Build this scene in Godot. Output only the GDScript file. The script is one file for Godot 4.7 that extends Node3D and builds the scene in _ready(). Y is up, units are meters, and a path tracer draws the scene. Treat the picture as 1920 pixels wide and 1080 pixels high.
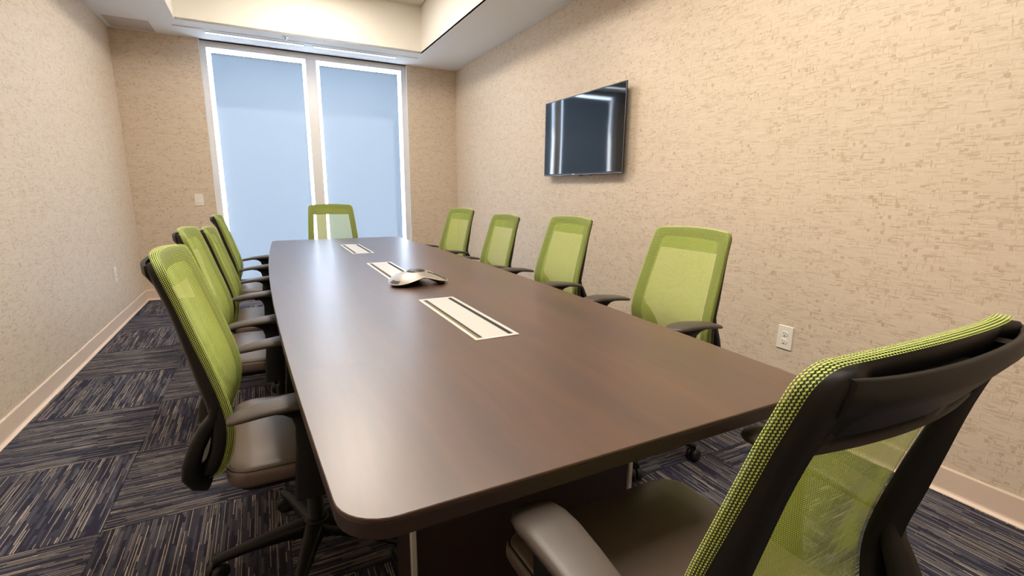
extends Node3D
# A meeting room: boat-shaped table, ten green mesh swivel chairs, two shaded windows, a wall television.

const XL := -1.191
const XR := 2.4215
const ZB := -6.35
const ZF := 1.20
const CEIL := 2.743
const TRAY := 3.24
const TOP := 0.762

var M := {}
var taken := {}
var rng := RandomNumberGenerator.new()

# ------------------------------------------------------------------ helpers
func new_st() -> SurfaceTool:
	var st := SurfaceTool.new()
	st.begin(Mesh.PRIMITIVE_TRIANGLES)
	return st

func tri(st: SurfaceTool, a: Vector3, b: Vector3, c: Vector3, outward: Vector3, ua := Vector2.ZERO, ub := Vector2.ZERO, uc := Vector2.ZERO) -> void:
	var n := (b - a).cross(c - a)
	if n.length_squared() < 1e-16:
		return
	if n.dot(outward) > 0.0:
		var t := b; b = c; c = t
		var u := ub; ub = uc; uc = u
	st.set_uv(ua); st.add_vertex(a)
	st.set_uv(ub); st.add_vertex(b)
	st.set_uv(uc); st.add_vertex(c)

func quad(st: SurfaceTool, a: Vector3, b: Vector3, c: Vector3, d: Vector3, outward: Vector3, ua := Vector2.ZERO, ub := Vector2.ZERO, uc := Vector2.ZERO, ud := Vector2.ZERO) -> void:
	tri(st, a, b, c, outward, ua, ub, uc)
	tri(st, a, c, d, outward, ua, uc, ud)

# chamfered box
func cbox(st: SurfaceTool, c: Vector3, s: Vector3, bev := 0.002) -> void:
	st.set_smooth_group(-1)
	var h := s * 0.5
	bev = minf(bev, minf(h.x, minf(h.y, h.z)) * 0.9)
	var ax := [Vector3.RIGHT, Vector3.UP, Vector3.BACK]
	for i in 3:
		var u: Vector3 = ax[(i + 1) % 3]
		var v: Vector3 = ax[(i + 2) % 3]
		var n: Vector3 = ax[i]
		var hu := h.dot(u) - bev
		var hv := h.dot(v) - bev
		var hn := h.dot(n)
		for sg in [-1.0, 1.0]:
			var o: Vector3 = c + n * hn * sg
			quad(st, o - u * hu - v * hv, o + u * hu - v * hv, o + u * hu + v * hv, o - u * hu + v * hv, n * sg)
	if bev <= 0.0:
		return
	for i in 3:
		var n1: Vector3 = ax[i]
		var n2: Vector3 = ax[(i + 1) % 3]
		var e: Vector3 = ax[(i + 2) % 3]
		var he := h.dot(e) - bev
		for s1 in [-1.0, 1.0]:
			for s2 in [-1.0, 1.0]:
				var p: Vector3 = c + n1 * s1 * h.dot(n1) + n2 * s2 * (h.dot(n2) - bev)
				var q: Vector3 = c + n1 * s1 * (h.dot(n1) - bev) + n2 * s2 * h.dot(n2)
				quad(st, p - e * he, p + e * he, q + e * he, q - e * he, n1 * s1 + n2 * s2)
	for sx in [-1.0, 1.0]:
		for sy in [-1.0, 1.0]:
			for sz in [-1.0, 1.0]:
				var k := Vector3(sx, sy, sz)
				tri(st, c + k * (h - Vector3(0, bev, bev)), c + k * (h - Vector3(bev, 0, bev)), c + k * (h - Vector3(bev, bev, 0)), k)

func centroid(ring: Array) -> Vector3:
	var c := Vector3.ZERO
	for p in ring:
		c += p
	return c / ring.size()

# joins rings of equally many points; each ring is a closed section
func loft(st: SurfaceTool, rings: Array, caps := true, smooth := 1, closed_path := false) -> void:
	st.set_smooth_group(smooth)
	var n: int = rings.size()
	var m: int = rings[0].size()
	var last := n if closed_path else n - 1
	for i in last:
		var r0: Array = rings[i]
		var r1: Array = rings[(i + 1) % n]
		var mid := (centroid(r0) + centroid(r1)) * 0.5
		for j in m:
			var k := (j + 1) % m
			var a: Vector3 = r0[j]
			var b: Vector3 = r0[k]
			var c: Vector3 = r1[k]
			var d: Vector3 = r1[j]
			quad(st, a, b, c, d, (a + b + c + d) * 0.25 - mid)
	if caps and not closed_path:
		st.set_smooth_group(-1)
		for e in [0, n - 1]:
			var r: Array = rings[e]
			var cc := centroid(r)
			var out: Vector3 = cc - centroid(rings[1 if e == 0 else n - 2])
			for j in m:
				tri(st, r[j], r[(j + 1) % m], cc, out)

# lathe round a vertical axis: profile of Vector2(radius, y)
func lathe(st: SurfaceTool, c: Vector3, prof: Array, seg := 20, smooth := 1) -> void:
	var rings := []
	for p in prof:
		var r := []
		for j in seg:
			var a := TAU * j / seg
			r.append(c + Vector3(cos(a) * maxf(p.x, 0.0001), p.y, sin(a) * maxf(p.x, 0.0001)))
		rings.append(r)
	loft(st, rings, true, smooth)

# round tube along points
func tube(st: SurfaceTool, pts: Array, rad: float, seg := 8, closed := false) -> void:
	var rings := []
	var n := pts.size()
	for i in n:
		var a: Vector3 = pts[(i - 1 + n) % n] if (closed or i > 0) else pts[i]
		var b: Vector3 = pts[(i + 1) % n] if (closed or i < n - 1) else pts[i]
		var t := (b - a).normalized()
		var up := Vector3.UP if absf(t.y) < 0.95 else Vector3.RIGHT
		var s := t.cross(up).normalized()
		var u := s.cross(t)
		var r := []
		for j in seg:
			var ang := TAU * j / seg
			r.append(pts[i] + (s * cos(ang) + u * sin(ang)) * rad)
		rings.append(r)
	loft(st, rings, true, 1, closed)

# rectangular bar along points; section half sizes hx (across x), ht (in the path's plane y-z)
func strap(st: SurfaceTool, pts: Array, hx: Array, ht: Array, smooth := 1) -> void:
	var rings := []
	var n := pts.size()
	for i in n:
		var a: Vector3 = pts[maxi(i - 1, 0)]
		var b: Vector3 = pts[mini(i + 1, n - 1)]
		var t := (b - a).normalized()
		var s := Vector3.RIGHT
		var u := s.cross(t).normalized()
		var w: float = hx[i] if hx.size() > 1 else hx[0]
		var h: float = ht[i] if ht.size() > 1 else ht[0]
		var k := minf(w, h) * 0.45
		var r := []
		for q in [Vector2(-w + k, -h), Vector2(w - k, -h), Vector2(w, -h + k), Vector2(w, h - k), Vector2(w - k, h), Vector2(-w + k, h), Vector2(-w, h - k), Vector2(-w, -h + k)]:
			r.append(pts[i] + s * q.x + u * q.y)
		rings.append(r)
	loft(st, rings, true, smooth)

# flat polygon (x, z) extruded from y0 to y1 with a small chamfer at top and bottom
func slab(st: SurfaceTool, poly: PackedVector2Array, y0: float, y1: float, bev := 0.002, uvs := 1.0) -> void:
	var inner := PackedVector2Array()
	var n := poly.size()
	var c := Vector2.ZERO
	for p in poly: c += p
	c /= n
	for i in n:
		var t := (poly[(i + 1) % n] - poly[(i - 1 + n) % n]).normalized()
		var nn := Vector2(t.y, -t.x)
		if nn.dot(poly[i] - c) > 0: nn = -nn
		inner.append(poly[i] + nn * bev)
	st.set_smooth_group(-1)
	var idx := Geometry2D.triangulate_polygon(inner)
	for i in range(0, idx.size(), 3):
		for e in [[y1, Vector3.UP], [y0, Vector3.DOWN]]:
			var q := []
			for k in 3:
				q.append(inner[idx[i + k]])
			tri(st, Vector3(q[0].x, e[0], q[0].y), Vector3(q[1].x, e[0], q[1].y), Vector3(q[2].x, e[0], q[2].y), e[1], q[0] * uvs, q[1] * uvs, q[2] * uvs)
	var lay := [[inner, y1], [poly, y1 - bev], [poly, y0 + bev], [inner, y0]]
	for l in 3:
		st.set_smooth_group(2 + l)
		var pa: PackedVector2Array = lay[l][0]
		var pb: PackedVector2Array = lay[l + 1][0]
		for i in n:
			var j := (i + 1) % n
			var a := Vector3(pa[i].x, lay[l][1], pa[i].y)
			var b := Vector3(pa[j].x, lay[l][1], pa[j].y)
			var d := Vector3(pb[i].x, lay[l + 1][1], pb[i].y)
			var e := Vector3(pb[j].x, lay[l + 1][1], pb[j].y)
			quad(st, a, b, e, d, (a + b) * 0.5 - Vector3(c.x, a.y, c.y), pa[i] * uvs, pa[j] * uvs, pb[j] * uvs, pb[i] * uvs)

func numbered(called: String) -> String:
	taken[called] = taken.get(called, -1) + 1
	return called if taken[called] == 0 else "%s_%03d" % [called, taken[called]]

func obj(called: String, st: SurfaceTool, mat: Material, parent: Node = null) -> MeshInstance3D:
	st.generate_normals()
	var o := MeshInstance3D.new()
	o.mesh = st.commit()
	o.material_override = mat
	if parent == null:
		o.name = numbered(called)
		add_child(o, true)
	else:
		o.name = called
		parent.add_child(o, true)
	return o

func tag(o: Node, label := "", category := "", group := "", kind := "") -> Node:
	if label: o.set_meta("label", label)
	if category: o.set_meta("category", category)
	if group: o.set_meta("group", group)
	if kind: o.set_meta("kind", kind)
	return o

func thing(called: String, at: Vector3, label := "", category := "", group := "") -> Node3D:
	var o := Node3D.new()
	o.name = numbered(called)
	add_child(o, true)
	o.position = at
	tag(o, label, category, group)
	return o

func mat(called: String, c: Color, rough := 0.6, metal := 0.0, spec := 0.5) -> StandardMaterial3D:
	var m := StandardMaterial3D.new()
	m.resource_name = called
	m.albedo_color = c
	m.roughness = rough
	m.metallic = metal
	m.metallic_specular = spec
	M[called] = m
	return m

func c8(r: int, g: int, b: int) -> Color:
	return Color(r / 255.0, g / 255.0, b / 255.0)

func tex(im: Image) -> ImageTexture:
	return ImageTexture.create_from_image(im)

# a rectangle that wraps round the image's edges
func wrap_rect(im: Image, x: int, y: int, w: int, h: int, c: Color) -> void:
	var W := im.get_width()
	var H := im.get_height()
	x = posmod(x, W); y = posmod(y, H)
	im.fill_rect(Rect2i(x, y, mini(w, W - x), mini(h, H - y)), c)
	if x + w > W: im.fill_rect(Rect2i(0, y, x + w - W, mini(h, H - y)), c)
	if y + h > H: im.fill_rect(Rect2i(x, 0, mini(w, W - x), y + h - H), c)

# ------------------------------------------------------------------ textures
func wallpaper_image() -> Image:
	var n := 1024          # covers 1.9 m
	var im := Image.create(n, n, false, Image.FORMAT_RGB8)
	var base := c8(215, 198, 178)
	im.fill(base)
	rng.seed = 11
	var cluster := FastNoiseLite.new()
	cluster.seed = 4
	cluster.frequency = 0.018
	# long pale and tan fibres lying level
	for i in 9000:
		var v := rng.randf_range(-0.04, 0.028)
		wrap_rect(im, rng.randi() % n, rng.randi() % n, rng.randi_range(10, 46), rng.randi_range(1, 3), Color(base.r + v, base.g + v * 1.08, base.b + v * 1.2))
	# short upright strokes
	for i in 3600:
		var v := rng.randf_range(-0.055, 0.025)
		wrap_rect(im, rng.randi() % n, rng.randi() % n, rng.randi_range(1, 3), rng.randi_range(6, 16), Color(base.r + v, base.g + v * 1.1, base.b + v * 1.25))
	# darker dashes and small blocks in loose clusters
	var tries := 0
	var made := 0
	while made < 8200 and tries < 80000:
		tries += 1
		var x := rng.randi() % n
		var y := rng.randi() % n
		if cluster.get_noise_2d(x, y) + rng.randf_range(-0.45, 0.45) < 0.05:
			continue
		made += 1
		var v := rng.randf_range(0.03, 0.108)
		var col := Color(base.r - v, base.g - v * 1.15, base.b - v * 1.28)
		var k := rng.randf()
		if k < 0.62:
			wrap_rect(im, x, y, rng.randi_range(6, 26), rng.randi_range(1, 2), col)
		elif k < 0.86:
			wrap_rect(im, x, y, rng.randi_range(1, 2), rng.randi_range(5, 14), col)
		else:
			wrap_rect(im, x, y, rng.randi_range(4, 10), rng.randi_range(4, 9), col)
	return im

func carpet_image() -> Image:
	var n := 1024          # one 0.6 m tile, lines run along v
	var im := Image.create(n, n, false, Image.FORMAT_RGB8)
	im.fill(c8(58, 58, 71))
	rng.seed = 5
	var x := 0
	while x < n:
		var w := rng.randi_range(8, 19)
		var y := rng.randi() % n
		var end := y + n
		var light := rng.randf()
		while y < end:
			var l := rng.randi_range(40, 260)
			var c := c8(58, 58, 71)
			var k := rng.randf()
			if k < 0.30: c = c8(42, 41, 56)
			elif k < 0.55: c = c8(70, 70, 82)
			elif k < 0.66: c = c8(88, 86, 94)
			wrap_rect(im, x, y, w, l, c)
			y += l
		# thin pale yarn beside some of the lines
		if light < 0.7:
			var z := rng.randi() % n
			var stop := z + n
			while z < stop:
				var l := rng.randi_range(60, 420)
				if rng.randf() < 0.5:
					var t := rng.randf()
					wrap_rect(im, x + rng.randi_range(0, 4), z, rng.randi_range(3, 6), l, c8(122, 115, 110).lerp(c8(176, 165, 148), t))
				z += l
		x += w
	# tuft flecks
	for i in 30000:
		var px := rng.randi() % n
		var py := rng.randi() % n
		var c := im.get_pixel(px, py)
		var v := rng.randf_range(-0.05, 0.05)
		wrap_rect(im, px, py, 2, 3, Color(c.r + v, c.g + v, c.b + v))
	return im

func wood_image() -> Image:
	var w := 512
	var h := 1024          # grain runs along v
	var im := Image.create(w, h, false, Image.FORMAT_RGB8)
	var a := FastNoiseLite.new(); a.seed = 3; a.frequency = 0.006
	var b := FastNoiseLite.new(); b.seed = 8; b.frequency = 0.03
	var d := FastNoiseLite.new(); d.seed = 21; d.frequency = 0.12
	for y in h:
		for x in w:
			var warp := a.get_noise_2d(x * 0.6, y * 0.25) * 34.0
			var g := 0.5 * a.get_noise_2d(x * 2.4 + warp, y * 0.12) + 0.32 * b.get_noise_2d(x * 1.5 + warp, y * 0.06) + 0.18 * d.get_noise_2d(x, y * 0.03)
			im.set_pixel(x, y, c8(58, 37, 27).lerp(c8(86, 55, 39), clampf(0.5 + g * 0.95, 0.0, 1.0)))
	return im

# woven chair net: strands of yarn with open gaps
func net_image() -> Image:
	var n := 256           # 16 x 16 cells
	var cell := 16
	var im := Image.create(n, n, false, Image.FORMAT_RGBA8)
	rng.seed = 9
	for y in n:
		for x in n:
			var row := y / cell
			var fx := fposmod(x + (cell / 2 if row % 2 == 1 else 0), cell) / float(cell)
			var fy := fposmod(y, cell) / float(cell)
			# plump slanted stitch in each cell; dark warp threads join the rows; the rest is open
			var sx := absf(fx - 0.5 + (fy - 0.5) * 0.25) / 0.37
			var sy := absf(fy - 0.5) / 0.29
			var stitch := sx * sx + sy * sy
			var c := c8(150, 172, 74)
			var a := 0.0
			if stitch < 1.0:
				c = c8(230, 234, 158).lerp(c8(196, 209, 116), clampf(stitch, 0, 1))
				a = 1.0
			elif absf(fx - 0.5) < 0.10 or absf(fy - 0.5) < 0.07:
				a = 1.0
			im.set_pixel(x, y, Color(c.r, c.g, c.b, a))
	return im

# ------------------------------------------------------------------ materials
func make_materials() -> void:
	var wp := mat("wallpaper", Color.WHITE, 0.5, 0.0, 0.5)
	wp.albedo_texture = tex(wallpaper_image())
	wp.uv1_triplanar = true
	wp.uv1_world_triplanar = true
	wp.uv1_scale = Vector3.ONE / 1.9
	mat("ceiling_paint", c8(236, 238, 239), 0.75)
	mat("tray_paint", c8(234, 229, 220), 0.75)
	mat("acoustic_tile", c8(228, 222, 210), 0.9)
	mat("grid_white", c8(222, 220, 212), 0.5)
	mat("access_panel", c8(200, 192, 184), 0.7)
	mat("vinyl_base", c8(222, 200, 182), 0.45)
	mat("window_frame", c8(226, 226, 229), 0.4)
	mat("concrete", c8(196, 194, 188), 0.9)
	mat("paving", c8(226, 226, 222), 0.9)
	var gl := mat("window_glass", Color(0.92, 0.96, 1.0, 0.08), 0.02)
	gl.transparency = BaseMaterial3D.TRANSPARENCY_ALPHA
	var sh := mat("shade_cloth", c8(126, 139, 150), 0.85)
	sh.backlight_enabled = true
	sh.backlight = Color(0.202, 0.224, 0.250)
	mat("roller_metal", c8(96, 108, 122), 0.45, 0.4)
	var carp := tex(carpet_image())
	for k in 3:
		var cm := mat("carpet_%d" % k, [Color.WHITE, Color(0.93, 0.93, 0.95), Color(1.0, 0.98, 0.96)][k], 0.95, 0.0, 0.3)
		cm.albedo_texture = carp
		cm.heightmap_enabled = true
		cm.heightmap_texture = carp
		cm.heightmap_scale = 0.12
	var wd := mat("wood", Color.WHITE, 0.40, 0.0, 0.62)
	wd.albedo_texture = tex(wood_image())
	wd.clearcoat_enabled = true
	wd.clearcoat = 0.5
	wd.clearcoat_roughness = 0.3
	mat("wood_edge", c8(46, 32, 28), 0.4)
	mat("aluminium", c8(222, 220, 216), 0.32, 0.45)
	mat("lid_silver", c8(192, 189, 186), 0.42, 0.25)
	mat("brush", c8(34, 31, 26), 0.8)
	mat("brass_brush", c8(112, 98, 62), 0.7)
	mat("black_plastic", c8(20, 18, 18), 0.5, 0.0, 0.4)
	mat("arm_rubber", c8(74, 66, 62), 0.45)
	mat("leather", c8(94, 80, 72), 0.38, 0.0, 0.6)
	mat("stitch", c8(40, 34, 32), 0.6)
	mat("caster_black", c8(20, 20, 21), 0.5)
	mat("chrome", c8(190, 190, 190), 0.2, 1.0)
	var net := mat("chair_net", c8(240, 244, 226), 0.8, 0.0, 0.3)
	net.albedo_texture = tex(net_image())
	net.transparency = BaseMaterial3D.TRANSPARENCY_ALPHA
	net.backlight_enabled = true
	net.backlight = Color(0.42, 0.42, 0.42)
	mat("plate_white", c8(236, 230, 222), 0.35)
	mat("socket_dark", c8(60, 56, 52), 0.6)
	mat("tv_black", c8(14, 14, 16), 0.3)
	mat("tv_screen", c8(8, 17, 28), 0.045, 0.0, 0.55)
	mat("tv_silver", c8(150, 152, 158), 0.25, 0.9)
	mat("tv_mark", c8(210, 210, 210), 0.4)
	mat("phone_silver", c8(150, 141, 132), 0.35, 0.35)
	mat("phone_trim", c8(216, 208, 198), 0.3, 0.4)
	mat("phone_dark", c8(34, 32, 32), 0.4)
	mat("phone_key", c8(120, 112, 104), 0.45)
	mat("phone_lcd", c8(150, 140, 124), 0.25)
	var tl := mat("troffer_lens", c8(245, 240, 230), 0.6)
	tl.emission_enabled = true
	tl.emission = Color(1.0, 0.96, 0.89)
	tl.emission_energy_multiplier = 4.0
	var ll := mat("strip_lens", c8(250, 250, 255), 0.5)
	ll.emission_enabled = true
	ll.emission = Color(0.94, 0.96, 1.0)
	ll.emission_energy_multiplier = 2.2

# ------------------------------------------------------------------ lighting and camera
func setup_view() -> void:
	var cam := Camera3D.new()
	cam.name = "camera"
	cam.position = Vector3(0, 1.21, 0)
	cam.rotation_order = EULER_ORDER_YXZ
	cam.rotation_degrees = Vector3(-11.478, -27.408, 0.559)
	cam.fov = 62.01
	cam.near = 0.02
	add_child(cam)
	cam.current = true
	var we := WorldEnvironment.new()
	we.name = "environment"
	var env := Environment.new()
	env.background_mode = Environment.BG_SKY
	var sky := Sky.new()
	var sm := ProceduralSkyMaterial.new()
	sm.sky_top_color = Color(0.66, 0.78, 0.93)
	sm.sky_horizon_color = Color(0.86, 0.91, 0.96)
	sm.ground_bottom_color = Color(0.62, 0.64, 0.64)
	sm.ground_horizon_color = Color(0.78, 0.82, 0.84)
	sm.energy_multiplier = 1.0
	sky.sky_material = sm
	env.sky = sky
	env.background_energy_multiplier = 24.0
	env.ambient_light_source = Environment.AMBIENT_SOURCE_SKY
	env.tonemap_mode = Environment.TONE_MAPPER_LINEAR
	env.tonemap_exposure = 1.06
	env.sdfgi_enabled = true
	env.ssao_enabled = true
	env.ssil_enabled = true
	we.environment = env
	add_child(we)
	# a steep sun: the canopy keeps the top of the glass in shade
	var sun := DirectionalLight3D.new()
	sun.name = "sun"
	sun.sky_mode = DirectionalLight3D.SKY_MODE_LIGHT_ONLY
	sun.light_energy = 20.0
	sun.light_color = Color(1.0, 0.97, 0.92)
	sun.light_angular_distance = 1.5
	sun.shadow_enabled = true
	add_child(sun)
	sun.look_at_from_position(Vector3(0, 8, -9), Vector3(0, 8, -9) + Vector3(-0.45, -0.82, 0.33), Vector3.UP)

func area(called: String, at: Vector3, size: Vector2, energy: float, col: Color) -> void:
	var l := AreaLight3D.new()
	l.name = called
	l.area_size = size
	l.light_energy = energy
	l.light_color = col
	l.shadow_enabled = true
	l.area_range = 12.0
	l.area_attenuation = 2.0
	add_child(l)
	l.position = at
	l.rotation_degrees = Vector3(-90, 0, 0)

# ------------------------------------------------------------------ the room
func bx(st: SurfaceTool, x0: float, x1: float, y0: float, y1: float, z0: float, z1: float, bev := 0.0) -> void:
	cbox(st, Vector3((x0 + x1) / 2, (y0 + y1) / 2, (z0 + z1) / 2), Vector3(absf(x1 - x0), absf(y1 - y0), absf(z1 - z0)), bev)

func structure(called: String, st: SurfaceTool, m: Material, label := "", cat := "") -> MeshInstance3D:
	var o := obj(called, st, m)
	tag(o, label, cat, "", "structure")
	return o

const TX0 := -0.575
const TX1 := 1.786
const TRAYS := [[-5.76, -3.5, -5.24], [-2.70, 0.1, -2.68]]
const WX0 := -0.444
const WX1 := 1.770

func build_room() -> void:
	# floor of carpet tiles
	var st := new_st()
	bx(st, XL - 0.15, XR + 0.15, -0.2, -0.006, ZB - 0.25, ZF + 0.15)
	var fl := structure("floor", st, M.concrete, "dark striped carpet tile floor laid in quarter turns", "floor")
	rng.seed = 77
	var xs := [XL + 0.001]
	var sx := -0.605
	while sx < XR - 0.001:
		xs.append(sx); sx += 0.6
	xs.append(XR - 0.001)
	var zs := [ZB + 0.001]
	var sz := -6.206
	while sz < ZF - 0.001:
		zs.append(sz); sz += 0.6
	zs.append(ZF - 0.001)
	for i in xs.size() - 1:
		for j in zs.size() - 1:
			st = new_st()
			var turned := (i + j) % 2 == 0
			var du := rng.randf()
			var dv := rng.randf()
			var g := 0.0006
			var x0: float = xs[i] + g
			var x1: float = xs[i + 1] - g
			var z0: float = zs[j] + g
			var z1: float = zs[j + 1] - g
			var b := 0.0012
			st.set_smooth_group(-1)
			var q := [Vector3(x0 + b, 0, z0 + b), Vector3(x1 - b, 0, z0 + b), Vector3(x1 - b, 0, z1 - b), Vector3(x0 + b, 0, z1 - b)]
			var lo := [Vector3(x0, -0.003, z0), Vector3(x1, -0.003, z0), Vector3(x1, -0.003, z1), Vector3(x0, -0.003, z1)]
			var bo := [Vector3(x0, -0.006, z0), Vector3(x1, -0.006, z0), Vector3(x1, -0.006, z1), Vector3(x0, -0.006, z1)]
			var f := func(p: Vector3) -> Vector2:
				return Vector2((p.z if turned else p.x) / 0.6 + du, (p.x if turned else p.z) / 0.6 + dv)
			quad(st, q[0], q[1], q[2], q[3], Vector3.UP, f.call(q[0]), f.call(q[1]), f.call(q[2]), f.call(q[3]))
			var mid: Vector3 = (q[0] + q[2]) * 0.5
			for k in 4:
				var l := (k + 1) % 4
				quad(st, q[k], q[l], lo[l], lo[k], (q[k] + q[l]) * 0.5 - mid + Vector3.UP * 0.1, f.call(q[k]), f.call(q[l]), f.call(lo[l]), f.call(lo[k]))
				quad(st, lo[k], lo[l], bo[l], bo[k], (q[k] + q[l]) * 0.5 - mid, f.call(lo[k]), f.call(lo[l]), f.call(bo[l]), f.call(bo[k]))
			obj("carpet_tile", st, M["carpet_%d" % (rng.randi() % 3)], fl)
	# walls
	st = new_st()
	bx(st, XL - 0.15, XL, -0.006, TRAY + 0.1, ZB - 0.25, ZF + 0.15)
	structure("wall_left", st, M.wallpaper, "long beige wallpapered wall opposite the television", "wall")
	st = new_st()
	bx(st, XR, XR + 0.15, -0.006, TRAY + 0.1, ZB - 0.25, ZF + 0.15)
	structure("wall_right", st, M.wallpaper, "long beige textured wallpaper wall carrying the television", "wall")
	st = new_st()
	bx(st, XL, WX0, -0.006, CEIL, ZB - 0.2, ZB)
	bx(st, WX1, XR, -0.006, CEIL, ZB - 0.2, ZB)
	bx(st, WX0, WX1, CEIL, CEIL + 0.4, ZB - 0.2, ZB)
	structure("wall_back", st, M.wallpaper, "tan wallpapered end wall on both sides of the window", "wall")
	st = new_st()
	bx(st, XL, XR, -0.006, CEIL, ZF, ZF + 0.15)
	structure("wall_front", st, M.wallpaper, "beige wallpapered end wall facing the window", "wall")
	# plaster returns of the window opening
	for s in [[WX0 - 0.0, WX0 + 0.006], [WX1 - 0.006, WX1]]:
		st = new_st()
		bx(st, s[0], s[1], 0.0, CEIL, ZB - 0.2, ZB + 0.002, 0.001)
		structure("trim_1" if s[0] < 0 else "trim_2", st, M.window_frame, "narrow pale return lining the %s of the window opening" % ("switch side" if s[0] < 0 else "television side"), "trim")
	# cove baseboards: extruded section
	baseboard("baseboard_left", Vector3(XL, 0, ZB), Vector3(XL, 0, ZF), Vector3.RIGHT)
	baseboard("baseboard_right", Vector3(XR, 0, ZB), Vector3(XR, 0, ZF), Vector3.LEFT)
	var bb := baseboard("baseboard_back", Vector3(XL, 0, ZB), Vector3(WX0, 0, ZB), Vector3.BACK)
	baseboard("run", Vector3(WX1, 0, ZB), Vector3(XR, 0, ZB), Vector3.BACK, bb)
	build_ceiling()
	build_window()

func baseboard(called: String, a: Vector3, b: Vector3, n: Vector3, parent: Node = null) -> MeshInstance3D:
	var st := new_st()
	var prof := [Vector2(0, 0), Vector2(0.022, 0.0), Vector2(0.022, 0.003), Vector2(0.0165, 0.005), Vector2(0.0115, 0.009), Vector2(0.0085, 0.014), Vector2(0.0075, 0.02), Vector2(0.0075, 0.104), Vector2(0.0045, 0.11), Vector2(0, 0.11)]
	var rings := []
	for e in [a, b]:
		var r := []
		for q in prof:
			r.append(e + n * q.x + Vector3.UP * q.y)
		rings.append(r)
	st.set_smooth_group(-1)
	for i in prof.size():
		var j := (i + 1) % prof.size()
		var d: Vector2 = prof[j] - prof[i]
		var o2 := Vector2(d.y, -d.x)
		st.set_smooth_group(1 if i in [2, 3, 4, 5] else -1)
		quad(st, rings[0][i], rings[0][j], rings[1][j], rings[1][i], n * o2.x + Vector3.UP * o2.y)
	var o := obj(called, st, M.vinyl_base, parent)
	if parent == null:
		tag(o, "pinkish beige vinyl cove base along the %s wall" % {"baseboard_left": "plain long", "baseboard_right": "television", "baseboard_back": "window"}[called], "baseboard", "", "structure")
	return o

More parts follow.
